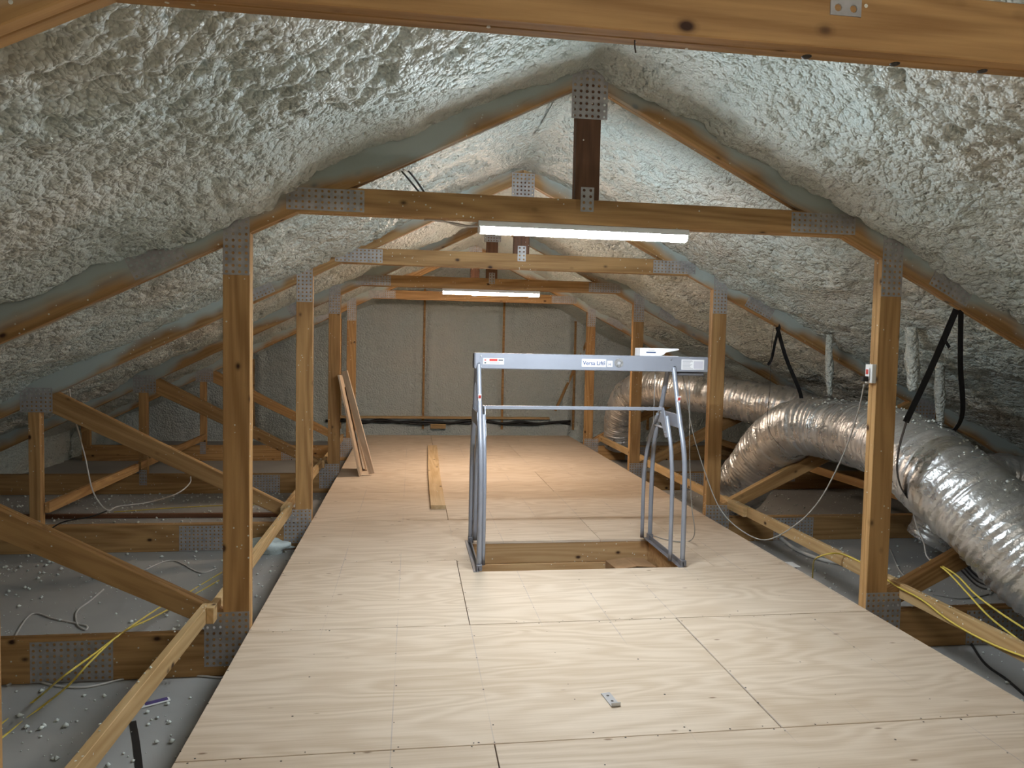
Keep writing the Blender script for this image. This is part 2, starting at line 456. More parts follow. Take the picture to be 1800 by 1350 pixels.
# nail heads along the joist lines
V = []; Fc = []
def disc(x, y, z, r, n=6):
    b0 = len(V)
    for k in range(n): V.append((x+r*math.cos(k*6.2832/n), y+r*math.sin(k*6.2832/n), z))
    Fc.append(tuple(range(b0, b0+n)))
for xl in [.012] + [.393+.4064*k for k in range(9)]:
    y = .9
    while y < 9:
        y += random.uniform(.14, .42); x = xl+random.uniform(-.012, .012)
        if HX0-.03 < x < HX1+.03 and HY0-.03 < y < HY1+.03 or x > W-.02: continue
        disc(x, y, .0008, random.uniform(.003, .0055))
for yy in rowsY[3:8]:
    for k in range(26):
        x = random.uniform(.03, W-.03)
        if HX0-.03 < x < HX1+.03 and HY0-.1 < yy < HY1+.1: continue
        disc(x, yy+random.choice((-1, 1))*random.uniform(.008, .02), .0008, random.uniform(.003, .005))
o = pyobj('nail_heads', V, Fc, M_NAIL, floor); o['kind'] = 'stuff'

# ------------------------------------------------------------------ trusses
def plate_mesh(w, h):
    p = .0335; nx, nz = max(1, round(w/p)), max(1, round(h/p)); dx, dz = w/nx, h/nz; r = .27*min(dx, dz)
    V = []; Fc = []; idx = {}
    def vid(x, z, y=0.0):
        k = (round(x*1e5), round(z*1e5), round(y*1e5))
        if k not in idx: idx[k] = len(V); V.append((x, y, z))
        return idx[k]
    for i in range(nx):
        for j in range(nz):
            cx, cz = -w/2+(i+.5)*dx, -h/2+(j+.5)*dz
            out = [(-1, -1), (0, -1), (1, -1), (1, 0), (1, 1), (0, 1), (-1, 1), (-1, 0)]
            oi = [vid(cx+a*dx/2, cz+b_*dz/2) for a, b_ in out]
            ang = [math.atan2(b_, a) for a, b_ in out]
            ii = [vid(cx+r*math.cos(t), cz+r*math.sin(t)) for t in ang]
            bi = [vid(cx+.8*r*math.cos(t), cz+.8*r*math.sin(t), .004) for t in ang]
            for k in range(8):
                k2 = (k+1) % 8
                Fc.append((oi[k], oi[k2], ii[k2], ii[k])); Fc.append((ii[k], ii[k2], bi[k2], bi[k]))
    # rim
    def rim(a, b_): Fc.append((vid(*a), vid(*b_), vid(*b_, .003), vid(*a, .003)))
    cs = [(-w/2, -h/2), (w/2, -h/2), (w/2, h/2), (-w/2, h/2)]
    for k in range(4): rim(cs[k], cs[(k+1) % 4])
    return V, Fc

def member(root, name, poly, ang, mats, k):
    """one ply of a truss member: polygon in truss x,z; ang = direction of the grain"""
    ox, oz = poly[0]; c, s = math.cos(ang), math.sin(ang)
    loc = [((x-ox)*c+(z-oz)*s, -(x-ox)*s+(z-oz)*c) for x, z in poly]
    bm = prism_bm(loc, 0, PLY-.0012, .003)
    return bmobj(name, bm, mats, root, (ox, k*PLY, oz), (0, -ang, 0))
def mir(poly): return [(2*XA-x, z) for x, z in poly]

def make_truss(root):
    a = math.atan(M); n = (-math.sin(a), math.cos(a)); D = .235
    rz = roof
    for k in (0, 1):
        # left rafter, lower edge first
        raf = [(-3.98, rz(-3.98)), (XA-.001, ZA), (XA-.001, ZA+D/math.cos(a)), (-3.98, rz(-3.98)+D/math.cos(a))]
        post = [(-.1397, ZC), (0, ZC), (0, rz(0)), (-.1397, rz(-.1397))]
        zb, zt = 2.2724, 2.4121
        tie = [(XA-(ZA-zb)/M, zb), (XA+(ZA-zb)/M, zb), (XA+(ZA-zt)/M, zt), (XA-(ZA-zt)/M, zt)]
        king = [(1.758, zt), (1.898, zt), (1.898, ZA-.03), (XA, ZA), (1.758, ZA-.036)]
        chord = [(XA-XE+.03, ZC-.2345), (XA+XE-.03, ZC-.2345), (XA+XE-.03, ZC), (XA-XE+.03, ZC)]
        wa = math.atan2(.10-1.03, -.22+2.14); L_ = .099
        web = [(-2.21, .985), (-.235, .03), (-.1405, .03), (-.1405, .095), (-2.08, rz(-2.08)), (-2.21, rz(-2.21))]
        knee = [(-2.302, ZC), (-2.213, ZC), (-2.213, rz(-2.213)), (-2.302, rz(-2.302))]
        heel = [(-3.97, ZC), (-3.86, ZC), (-3.86, rz(-3.86)), (-3.97, rz(-3.97))]
        member(root, 'top_chord', raf, a, M_SPRAY, k)
        member(root, 'top_chord', mir(raf), -a, M_SPRAY, k)
        for nm, p, g in (('post', post, math.pi/2), ('web', web, wa), ('knee_post', knee, math.pi/2), ('heel_post', heel, math.pi/2)):
            member(root, nm, p, g, M_LUM, k)
            member(root, nm, mir(p), g if nm != 'web' else math.pi-wa, M_LUM, k)
        member(root, 'tie_beam', tie, 0, M_LUM, k)
        member(root, 'king_post', king, math.pi/2, M_DARKW, k)
        member(root, 'bottom_chord', chord, 0, M_LUM, k)
    cache = {}
    def plate(x0, x1, z0, z1, ang=0.0, both=True):
        w, h = x1-x0, z1-z0; cx, cz = (x0+x1)/2, (z0+z1)/2
        V, Fc = plate_mesh(w, h)
        o = pyobj('nail_plate', V, Fc, M_PLATE, root, (cx, -.0022, cz), rot=(0, -ang, 0))
        if both:
            o2 = o.copy(); link(o2, root); o2.location = (2*XA-cx, -.0022, cz); o2.rotation_euler = (0, ang, 0)
    plate(1.727, 1.933, 2.86, 3.13, 0, False)
    plate(1.792, 1.868, 2.345, 2.482, 0, False)
    plate(.185, .594, 2.284, 2.402)
    plate(-.137, -.003, 1.925, 2.29)
    L0 = (-.585+.30); mx = -.44; off = .075
    plate(mx-n[0]*0-.145+n[0]*off, mx+.145+n[0]*off, rz(mx)+n[1]*off-.062, rz(mx)+n[1]*off+.062, a)
    plate(-.236, -.001, -.2, .10)
    plate(-1.11, -.70, -.252, -.032)
    plate(-2.36, -2.11, .945, 1.15)
    plate(-2.300, -2.216, -.15, .03)

NAMES = ['truss standing behind the photographer', 'nearest two-ply wooden truss, its tie beam crossing the top of the view',
         'two-ply wooden truss carrying the bright near strip light', 'second wooden truss beyond the near strip light, no light on it',
         'wooden truss carrying the far strip light', 'farthest two-ply wooden truss, next to the far foam wall']
NAMES[0] = 'two-ply wooden truss behind the camera carrying the rear strip light'
roots = []
for k, y in enumerate(TY):
    r0 = empty('roof_truss', (0, y, 0)); tag(r0, NAMES[k], 'truss', 'two-ply roof trusses'); roots.append(r0)
    if k == 0: make_truss(r0)
    else:
        for ch in list(roots[0].children):
            c = ch.copy(); C.objects.link(c); c.parent = r0

# ------------------------------------------------------------------ strip lights
def strip_light(y, spec, label, wires=True):
    r0 = empty('strip_light', (XA, y+.038, 2.2724)); tag(r0, label, 'light', 'four-foot strip lights')
    hl = .612
    bm = prism_bm([(-.040, -.034), (.040, -.034), (.030, 0), (-.030, 0)], -hl, hl, .002)
    bmobj('housing', bm, M_WHITE, r0, rot=(0, 0, math.pi/2))
    bm = prism_bm([(-.034, -.035), (-.034, -.055), (-.020, -.068), (.020, -.068), (.034, -.055), (.034, -.035)], -hl+.012, hl-.012, .003)
    bmobj('diffuser', bm, emit('led_diffuser', *spec), r0, rot=(0, 0, math.pi/2))
    for s in (-1, 1):
        bm = prism_bm([(-.036, -.0345), (-.036, -.057), (-.021, -.070), (.021, -.070), (.036, -.057), (.036, -.0345)], -.006, .006, .002)
        bmobj('end_cap', bm, M_WHITE, r0, (s*(hl-.006), 0, 0), (0, 0, math.pi/2))
    if wires:
        tube('power_cord', [(-hl, 0, -.03), (-hl-.05, .0, -.034), (-hl-.12, 0, -.03), (-hl-.2, 0, -.008), (-hl-.3, .01, -.006)], .0045, M_WCAB, r0, 6, loc=(0, 0, 0))
        tube('power_cord', [(-hl, .012, -.028), (-hl-.06, .02, -.024), (-hl-.15, .02, -.012), (-hl-.24, .02, -.006)], .004, M_GCAB, r0, 6, loc=(0, 0, 0))
    return r0
strip_light(TY[2], LAMP_NEAR, 'long white lit strip light under the nearer truss tie beam, bluish glow')
strip_light(TY[4], LAMP_FAR, 'smaller-looking lit strip light far back above the deck, warm glow')
strip_light(TY[0], LAMP_BACK, 'lit strip light under the truss behind the camera')

# ------------------------------------------------------------------ lateral brace boards
def brace(p, q, label, mat=M_PALE, w=.038, h=.089):
    o = beam('brace_board', p, q, w, h, mat); tag(o, label, 'board', 'lateral brace boards'); return o
zb = .108
brace((-.262, .9, zb), (-.225, 4.03, zb), 'long pale brace board in the bottom left foreground beside the deck')
brace((-.187, 3.92, zb), (-.187, 6.50, zb), 'pale brace board left of the deck, starting at the nearest left post base')
brace((-.225, 6.30, zb), (-.215, 8.95, zb), 'pale brace board left of the deck behind the second left post')
brace((-.19, 8.80, zb), (-.20, 11.40, zb), 'pale brace board left of the deck near the far wall')
brace((3.90, 1.0, zb), (3.90, 4.09, zb), 'pale brace board at the right edge of the view below the big duct')
brace((3.925, 4.00, zb), (3.93, 6.62, zb), 'pale brace board right of the deck between the first and second right posts', h=.089)
brace((3.895, 6.10, zb), (3.90, 8.80, zb), 'pale brace board right of the deck behind the lift frame')
brace((3.935, 8.86, zb), (3.93, 11.42, zb), 'pale brace board right of the deck at the far right post')
zo = .125
for x, sd in ((-2.19, 'left'), (5.85, 'right')):
    brace((x, 2.2, zo), (x, 4.3, zo), 'outer %s brace board on the near knee posts' % sd, M_LUM)
    brace((x, 6.49, zo), (x, 8.50, zo), 'outer %s brace board running from the second truss knee post' % sd, M_LUM)
    brace((x-.045, 8.70, zo-.015), (x-.045, 11.35, zo-.015), 'outer %s brace board between the two farthest knee posts' % sd, M_LUM)
brace((5.80, 4.05, zo), (5.80, 6.5, zo), 'outer right brace board under the big foil duct', M_LUM)

# ------------------------------------------------------------------ far wall: studs, sill, dark strands
for i, x in enumerate(studx):
    top = roof(x)+.1
    o = box('trim_%d' % (i+1), x-.02, x+.02, YEND-.075, YEND+.02, ZC, top, M_LUM, bev=.002); struct(o)
o = box('trim_7', -.6, 3.5, YEND-.17, YEND-.02, .185, .225, M_PALE); struct(o)
o = beam('trim_8', (3.62, YEND-.09, .35), (4.35, YEND-.09, 2.0), .03, .05, M_LUM); struct(o)
for nm, zz, seed, lab in (('dark_strand', .125, 3, 'dark wavy strand along the foot of the far wall'), ('dark_strand', .105, 5, 'lower dark strand along the foot of the far wall')):  # wavy dark strands stand in for the dark gap below the sill
    R = random.Random(seed)
    pts = [(x, YEND-.11-.03*R.random(), zz+R.uniform(-.03, .035)) for x in np.arange(-.7, 4.0, .33)]
    o = tube(nm, pts, .026 if seed == 3 else .018, M_RUB, None, 8, 6); tag(o, lab, 'tubing', 'dark strands at the far wall')
t = empty('shim_stack', (1.36, YEND-.15, 0)); tag(t, 'small stack of wood shims against the far wall', 'wood block')
for k in range(4): box('shim', -.14+.01*random.random(), .15, -.03, .03, .001+k*.022, .021+k*.022, M_PALE, t, .001)

# ------------------------------------------------------------------ hatch framing, lift platform
hf = empty('hatch_frame', (0, 0, 0)); tag(hf, 'wooden boards lining the open hatch in the deck', 'frame')
hb = -.33
box('header_board', HX0, HX1, HY1, HY1+.038, -.183, -.0205, M_HEAD, hf, .002)
box('header_board', HX0, HX1, HY1-.014, HY1+.038, hb, -.187, M_HEAD, hf, .002)
box('header_board', HX0, HX1, HY0-.038, HY0, hb, -.02, M_HEAD, hf, .002)
box('side_board', HX0-.038, HX0, HY0-.038, HY1+.038, hb, -.02, M_HEAD, hf, .002)
box('side_board', HX1, HX1+.038, HY0-.038, HY1+.038, hb, -.02, M_HEAD, hf, .002)
pl = empty('lift_platform', (0, 0, 0)); tag(pl, 'lowered lift platform inside the hatch opening', 'platform')
box('platform_deck', HX0+.03, HX1-.03, HY0+.03, HY1-.03, -.75, -.72, M_PLY2, pl)
for x in (HX0+.05, HX1-.05): box('side_rail', x-.015, x+.015, HY0+.03, HY1-.03, -.72, -.60, M_GREYD, pl)
t = empty('cardboard_box', (2.635, 5.50, -.719)); tag(t, 'brown cardboard box inside the hatch with folded top flaps', 'box')
box('body', -.17, .17, -.12, .12, 0, .555, M_CARD, t, .002)
box('flap', 0, .17, -.12, .12, 0, .004, M_CARD, t, 0, (-.17, 0, .557), (0, -.10, 0))
box('flap', -.17, 0, -.12, .12, 0, .004, M_CARD, t, 0, (.17, 0, .557), (0, .10, 0))
t.rotation_euler = (0, 0, .12)

# ------------------------------------------------------------------ attic lift frame
lf = empty('attic_lift', (2.085, 5.26, 0)); tag(lf, 'grey steel attic lift frame standing over the open deck hatch', 'lift')
LO = Vector((2.085, 5.26, 0))
def lw(p): return tuple(Vector(p)-LO)
XL, XR = 1.335, 2.835
FY, BY = 5.205, 5.345      # beam faces
# top beam: C channel, long axis x
bx0, bx1 = 1.315, 3.105
o = box('top_beam', 0, bx1-bx0, 0, BY-FY, 0, .116, M_GREYP, lf, .005, lw((bx0, FY, 1.408)))
box('beam_end_cap', -.004, 0, .004, BY-FY-.004, .004, .112, M_GREYD, o, .001)
box('motor_cover', 1.55, 1.77, .02, .11, -.03, 0, M_GREYD, o, .008)
def leg(name, pts, r=.019):
    return tube(name, [lw(p) for p in pts], r, M_GREYP, lf, 8, 5, True, True, loc=(0, 0, 0))
for x in (XL+.01, XR):
    dx = .0
    leg('leg', [(x, 4.915, .012), (x, 4.915, .35), (x, 4.925, .66), (x, 4.965, .86), (x, 5.06, 1.06), (x, 5.20, 1.40), (x, 5.215, 1.44)])
    leg('leg', [(x, 5.635, .012), (x, 5.635, .35), (x, 5.625, .66), (x, 5.585, .86), (x, 5.49, 1.06), (x, 5.35, 1.40), (x, 5.335, 1.44)])
    # cross plate between front and rear leg
    g = prism_bm([(5.03, 1.0), (5.52, 1.0), (5.485, 1.10), (5.065, 1.10)], -.004, .004, .002)
    bmobj('cross_plate', g, M_GREYP, lf, lw((x-.016, 0, 0)), (0, 0, math.pi/2))
    # foot rail on the deck
    g = box('foot_rail', -.04, .0, 4.885, 5.69, .0, .006, M_GREYD, lf, .001, lw((x, 0, 0)))
    box('rail_lip', -.008, .0, 4.885, 5.69, .006, .038, M_GREYD, g, .001)
    for yy in (4.915, 5.635):
        box('foot_bracket', -.02, .02, yy-.03, yy+.03, .006, .05, M_GREYD, lf, .003, lw((x, 0, 0)))
# warning stickers on front legs
for x in (XL+.01, XR):
    s = box('leg_sticker', -.012, .012, -.002, .001, -.045, .045, M_LABEL, lf, 0, lw((x, 5.107-.012, 1.19)), (.36, 0, 0))
    box('red_band', -.009, .009, -.003, -.001, .012, .034, M_RED, s, 0)
# inner travelling frame
ix0, ix1 = 1.376, 2.755
box('inner_bar', 0, ix1-ix0, -.016, .016, -.012, .014, M_GREYP, lf, .003, lw((ix0, 5.20, 1.125)))
for x in (ix0, ix1):
    leg('inner_leg', [(x, 4.955, .03), (x, 4.955, .42), (x, 4.965, .64), (x, 5.01, .86), (x, 5.09, 1.03), (x, 5.11, 1.08)], .016)
    leg('inner_leg', [(x, 5.60, .03), (x, 5.60, .42), (x, 5.585, .62), (x, 5.50, .84), (x, 5.33, 1.05), (x, 5.31, 1.08)], .016)
    g = prism_bm([(5.035, .93), (5.09, .92), (5.245, 1.09), (5.245, 1.14), (5.145, 1.14)], -.004, .004, .0015)
    bmobj('gusset', g, M_GREYP, lf, lw((x+(-.014 if x > 2 else .014), 0, 0)), (0, 0, math.pi/2))
    g = beam('cross_tie', lw((x, 5.07, .985)), lw((x, 5.40, .985)), .022, .012, M_GREYP, lf, .002)
    for q in ((5.09, .96), (5.20, 1.10)):
        bm = bmesh.new(); bmesh.ops.create_cone(bm, cap_ends=True, segments=8, radius1=.007, radius2=.006, depth=.012)
        bmobj('bolt', bm, M_ZINC, lf, lw((x-.02, q[0], q[1])), (0, math.pi/2, 0))
tube('lift_cable', [lw((2.70, 5.25, 1.41)), lw((2.70, 5.25, 1.2)), lw((2.70, 5.25, 1.0))], .003, M_ZINC, lf, 6, 3, loc=(0, 0, 0))
for x, z in ((.045, .094), (.045, .018), (1.492, .094), (1.50, .018)):
    bm = bmesh.new(); bmesh.ops.create_cone(bm, cap_ends=True, segments=8, radius1=.006, radius2=.005, depth=.008)
    bmobj('bolt', bm, M_ZINC, lf, lw((bx0+x, FY-.003, 1.408+z)), (math.pi/2, 0, 0))

def text_mesh(name, s, size, mat, parent, loc, rot, bold=0.0):
    cd = bpy.data.curves.new(name, 'FONT'); cd.body = s; cd.size = size; cd.offset = bold; cd.extrude = .0004
    ob = bpy.data.objects.new(name, cd); C.objects.link(ob)
    dg = bpy.context.evaluated_depsgraph_get(); me = bpy.data.meshes.new_from_object(ob.evaluated_get(dg))
    bpy.data.objects.remove(ob); me.name = name; me.materials.clear(); me.materials.append(mat)
    o2 = bpy.data.objects.new(name, me); o2.location = loc; o2.rotation_euler = rot; return link(o2, parent)
def sticker(name, x0, x1, z0, z1, mat=M_LABEL):
    """flat label on the beam's near face, beam coordinates"""
    return box(name, 0, x1-x0, -.0012, 0, 0, z1-z0, mat, lf, 0, lw((bx0+x0, FY-.0006, 1.408+z0)))
s = sticker('logo_label', .800, .985, .028, .086)
text_mesh('logo_lettering', 'Versa Lift', .041, M_INK, s, (.008, -.0016, .014), (math.pi/2, 0, 0), .0009)
for k in range(3): box('logo_mark', .166, .180, -.002, -.0012, .016+k*.010, .022+k*.010, M_INK, s, 0)
s = sticker('small_label', .995, 1.035, .03, .075)
text_mesh('small_lettering', 'H', .03, M_INK, s, (.008, -.0016, .008), (math.pi/2, 0, 0), .0006)
bm = bmesh.new(); bmesh.ops.create_cone(bm, cap_ends=True, segments=32, radius1=.034, radius2=.034, depth=.003)
s = bmobj('round_emblem', bm, simple('emblem_grey', (.32, .32, .32), .4, .5, var=.3, nscale=60), lf, lw((bx0+1.085, FY-.0015, 1.408+.060)), (math.pi/2, 0, 0))
bm = bmesh.new(); bmesh.ops.create_cone(bm, cap_ends=True, segments=24, radius1=.012, radius2=.012, depth=.001)
bmobj('emblem_centre', bm, M_GREYINK, s, (0, 0, .002))
s = sticker('warning_label', .062, .215, .034, .080)
box('warning_band', .045, .105, -.002, -.0012, .022, .040, M_RED, s, 0)
for k, (a, b_, z, m_) in enumerate(((.008, .022, .006, M_DKINK), (.008, .022, .026, M_RED), (.045, .12, .006, M_GREYINK), (.112, .146, .026, M_DKINK))):
    box('warning_print', a, b_, -.002, -.0012, z, z+.010, m_, s, 0)
s = sticker('rating_label', 1.575, 1.755, .018, .096)
for k in range(9):
    box('print_line', .008, .008+random.uniform(.06, .085), -.0019, -.0012, .008+k*.0075, .0115+k*.0075, M_GREYINK, s, 0)
box('print_table', .098, .172, -.0019, -.0012, .008, .066, simple('table_grey', (.58, .57, .64), .5), s, 0)

# opened carton lying on the beam
cb = empty('instruction_carton', (2.57, 5.27, 1.524)); tag(cb, 'small opened white carton lying on top of the grey lift beam', 'box')
box('base', 0, .30, -.05, .08, 0, .004, M_LABEL, cb, .001)
g = prism_bm([(0, 0), (.155, 0), (.185, .012), (.20, .028), (.30, .048), (.305, .054), (0, .058)], -.002, .002, 0)
sd = bmobj('side_panel', g, M_LABEL, cb, (0, -.05, .002))
box('print_line', .045, .12, -.003, -.002, .022, .031, M_INK, sd, 0)
box('print_line', .06, .11, -.003, -.002, .042, .046, M_GREYINK, sd, 0)
box('lid', 0, .302, -.05, .08, .057, .061, M_LABEL, cb, .001)
box('end_panel', -.002, .002, -.05, .08, .002, .058, M_LABEL, cb, 0)

# ------------------------------------------------------------------ cords of the lift
def wire(name, pix, r, mat, label, cat='cable', group=None, n=8):
    pts = [at(a, b_, y=yy) if yy is not None else None for a, b_, yy in pix]
    o = tube(name, pts, r, mat, None, 6, n); tag(o, label, cat, group); return o
wire('power_cord', [(1199, 655, 5.30), (1206, 690, 5.33), (1218, 760, 5.36), (1240, 832, 5.34), (1265, 893, 5.22), (1300, 930, 5.05), (1345, 949, 4.85), (1395, 925, 4.62), (1440, 880, 4.45), (1482, 800, 4.30), (1508, 725, 4.16), (1519, 676, 4.06)], .0045, M_GCAB,
     'grey cord looping from the lift beam to the outlet on the right post')
p0 = [(1210, 655, 5.28), (1212, 690, 5.30), (1212, 760, 5.30), (1213, 830, 5.30), (1216, 890, 5.30), (1221, 935, 5.30)]
pts = [at(a, b_, y=yy) for a, b_, yy in p0] + [at(1212, 951, z=.007), at(1190, 952, z=.007), at(1165, 947, z=.007), at(1150, 942, z=.01)]
o = tube('control_cord', pts, .004, M_GCAB, None, 6, 8); tag(o, 'thin grey control cord hanging beside the lift right leg to the deck', 'cable')
pts = [at(1150, 943, z=.012), at(1160, 965, z=.03), at(1152, 985, z=.06)]
# outlet on the nearest right post
ob = empty('outlet_box', (W, TY[2]+.036, 1.455)); tag(ob, 'white outlet with red reset button on the nearest right post', 'outlet')
box('cover', -.030, 0, -.033, .033, -.058, .058, M_WHITE, ob, .003)
box('socket', -.038, -.035, -.018, .018, -.035, .035, M_LABEL, ob, .001)
box('reset_button', -.042, -.037, -.010, .010, -.004, .026, M_RED, ob, .001)
box('plug', -.075, -.037, -.016, .016, -.048, -.016, M_RUB, ob, .004)

# ------------------------------------------------------------------ leaning offcuts, loose boards
def leaner(name, p, q, wdir, w, th, label, cat):
    """board from foot p to top q; wdir = direction of its width"""
    p, q = Vector(p), Vector(q); d = (q-p).normalized(); s_ = Vector(wdir); s_ = (s_-d*s_.dot(d)).normalized(); n_ = d.cross(s_)
    o = bmobj(name, box_bm(0, (q-p).length, 0, w, 0, th, .0015), M_PLY2, None, p, Matrix((d, s_, n_)).transposed().to_euler())
    return tag(o, label, cat, 'leaning offcuts')
leaner('plywood_offcut', (.275, 8.545, .003), (.012, 8.62, 1.20), (0, 1, 0), .50, .018, 'wide plywood offcut leaning against the third left post', 'panel')
leaner('plywood_strip', (.368, 8.64, .010), (.035, 8.64, 1.235), (.86, -.45, .30), .080, .018, 'narrow plywood strip leaning in front of the wide plywood offcut', 'plank')
leaner('plywood_strip', (.330, 8.93, .003), (.075, 8.93, 1.05), (0, 1, 0), .16, .018, 'back plywood strip of the leaning offcuts, mostly hidden', 'plank')
# long warped board on the deck
Vb = []; Fb = []; nS = 24
for i in range(nS+1):
    f = i/nS; y = 6.82 + f*(10.95-6.82); xc = 1.13 + f*.06 - .012*math.sin(f*math.pi*1.2) - .03*max(0, f-.8)*5*.3
    for a, z in ((-.07, .0005), (.07, .0005), (.07, .0385), (-.07, .0385)): Vb.append((y-6.82, xc-1.13+a, z+.004*math.sin(f*3.1)))
for i in range(nS):
    for k in range(4): Fb.append((i*4+k, (i+1)*4+k, (i+1)*4+(k+1) % 4, i*4+(k+1) % 4))
Fb += [(0, 1, 2, 3), tuple(nS*4+k for k in (3, 2, 1, 0))]
Vb = [(x, -y, z) for x, y, z in Vb]
o = pyobj('loose_board', Vb, [f[::-1] for f in Fb], M_TAN, None, (1.13, 6.82, 0), rot=(0, 0, math.pi/2)); tag(o, 'long weathered board lying flat on the deck left of the lift', 'board')
q = at(200, 907, z=ZD+.02)
o = beam('loose_board', (-3.4, q.y+.03, ZD+.0205), (-.35, q.y-.03, ZD+.0205), .06, .038, M_DARKW); tag(o, 'thin dark board lying on the drywall behind the second left chord', 'board')
# small bracket on the deck
p = at(1073, 1230, z=0); t = empty('metal_bracket', p); t.rotation_euler = (0, 0, .12); tag(t, 'small bent zinc bracket lying on the foreground deck', 'bracket')
box('strap_plate', -.022, .022, -.06, .06, .001, .004, M_ZINC, t, .0008)
box('bent_tab', -.022, .022, -.064, -.060, .001, .018, M_ZINC, t, .0008)
for yy in (-.02, .03):
    bm = bmesh.new(); bmesh.ops.create_circle(bm, cap_ends=True, segments=10, radius=.007); bmobj('hole', bm, M_NAIL, t, (0, yy, .0046))
# nails under the nearest tie beam
for i, (a, b_) in enumerate(((1116, 73),)):
    q = at(a, b_, y=TY[1]+.045)
    o = tube('protruding_nail', [(q.x, TY[1]+.045, 2.29), (q.x, TY[1]+.045, 2.262), (q.x+.003, TY[1]+.046, 2.245)], .0018, M_NAIL, None, 6, 3)
    tag(o, 'bent nail poking below the tie beam at the top of the view', 'nail')
for i, (a, lab) in enumerate(((1408, 'left nail knot stub'), (1562, 'middle'), (1715, 'right'))):
    q = at(a, 106+i*12, z=2.2724)
    bm = bmesh.new(); bmesh.ops.create_uvsphere(bm, u_segments=10, v_segments=6, radius=.012)
    for v in bm.verts: v.co.z *= .35
    k = bmobj('knot', bm, M_NAIL, roots[1], Vector((q.x, .055, 2.2715)), smooth=True)

# ------------------------------------------------------------------ foil ducts
def duct(name, centre, r, label, seed=0, ring=.045, seg=56):
    path0 = catmull(centre, 40)
    # resample evenly
    ln = [0]
    for a, b_ in zip(path0, path0[1:]): ln.append(ln[-1]+(b_-a).length)
    n = int(ln[-1]/.0125); path = []; j = 0
    for i in range(n+1):
        d = ln[-1]*i/n
        while j < len(ln)-2 and ln[j+1] < d: j += 1
        f = (d-ln[j])/max(1e-6, ln[j+1]-ln[j]); path.append(path0[j].lerp(path0[j+1], f))
    fr = frames(path); base = path[0].copy()
    ss = np.arange(n+1)*ln[-1]/n; th = np.arange(seg)*2*math.pi/seg
    SS, TH = np.meshgrid(ss, th, indexing='ij')
    tw = np.minimum(TH, 2*math.pi-TH)
    wr = .010*(fbm(SS*16, tw*1.6+seed*7, seed+1)-.5) + .016*(fbm(SS*5+tw*.7, tw*.9, seed+2)-.5) + .009*(fbm(SS*34, tw*.8, seed+5)-.5)
    R = r + .0045*np.sin(SS*2*math.pi/ring + 2.2*fbm(SS*3, tw*1.3, seed+3)) + wr*2.1
    # kinks where the duct is pinched
    V = np.empty((n+1, seg, 3))
    P = np.array([tuple(p-base) for p in path]); Sd = np.array([tuple(f[1]) for f in fr]); U = np.array([tuple(f[2]) for f in fr])
    V = P[:, None, :] + R[..., None]*(Sd[:, None, :]*np.cos(TH)[..., None] + U[:, None, :]*np.sin(TH)[..., None])
    i = np.arange(n)[:, None]*seg; k = np.arange(seg)[None, :]; k2 = (k+1) % seg
    fc = np.stack([i+k, i+k2, i+seg+k2, i+seg+k], -1).reshape(-1, 4).tolist()
    fc.append(list(range(seg))[::-1]); fc.append([n*seg+q for q in range(seg)])
    o = pyobj(name, V.reshape(-1, 3), fc, M_DUCT, None, base, True); tag(o, label, 'duct', 'foil flexible ducts')
    return path
RD = .275
c1 = [at(1290, 868, y=7.45), at(1312, 842, y=7.15), at(1350, 790, y=6.8), at(1405, 752, y=6.35), at(1485, 760, y=5.85), at(1560, 778, y=5.05), at(1640, 828, y=4.25), at(1730, 905, y=3.85), at(1830, 1000, y=3.55), at(1930, 1080, y=3.3)]
main_path = duct('flexible_duct', c1, RD, 'big silver foil duct in front, bending down at the right edge of the view', 1)
c2 = [Vector((4.22, 11.15, .02)), Vector((4.17, 11.0, .45)), Vector((4.18, 10.6, .85)), Vector((4.35, 9.9, 1.03)), Vector((4.75, 9.1, 1.0)), Vector((5.2, 8.4, .92)), Vector((5.7, 7.7, .80)), Vector((6.2, 7.1, .6))]
duct('flexible_duct', c2, .26, 'silver foil duct farther back, arching behind the lift frame', 4)
c3 = [at(1775, 815, y=5.3), at(1830, 805, y=5.2), at(1900, 800, y=5.0)]
c3 = [Vector((5.38, 5.62, -.05)), Vector((5.53, 5.5, .38)), Vector((5.85, 5.4, .56)), Vector((6.25, 5.25, .42))]
duct('flexible_duct', c3, .2, 'silver foil duct end at the right edge of the view behind the big duct', 6)

# hanging straps
def duct_near(p): return min(main_path, key=lambda c: (c-p).length).lerp(p, .45)
def strap(label, strands):
    base = Vector(strands[0][1][0]); r0 = empty('hanging_strap', base); tag(r0, label, 'strap', 'black duct straps')
    for nm, q, side, w in strands: ribbon(nm, q, side, w, .003, M_BLACK, r0).location = Vector(q[0])-base
y0 = TY[2]+.03
strap('black webbing strap hanging from the nearest right rafter around the big duct', (
    ('strap_strand', [at(1681, 544, y=y0), at(1640, 640, y=y0+.02), at(1592, 742, y=y0+.05)], (1, 0, .45), .045),
    ('strap_wrap', [at(1594, 738, y=y0+.05), at(1580, 790, y=y0+.08), at(1578, 835, y=y0+.10), at(1592, 872, y=y0+.12), at(1625, 905, y=y0+.14)], (.45, 1, 0), .045),
    ('strap_strand', [at(1689, 544, y=y0+.02), at(1688, 640, y=y0+.14), at(1690, 735, y=y0+.28), duct_near(at(1690, 735, y=y0+.28))], (1, .2, 0), .042),
    ('strap_tail', [at(1676, 562, y=y0-.01), at(1662, 582, y=y0-.02), at(1660, 595, y=y0-.02), at(1669, 611, y=y0-.02)], (1, .2, .3), .022)))
y0 = TY[3]+.03
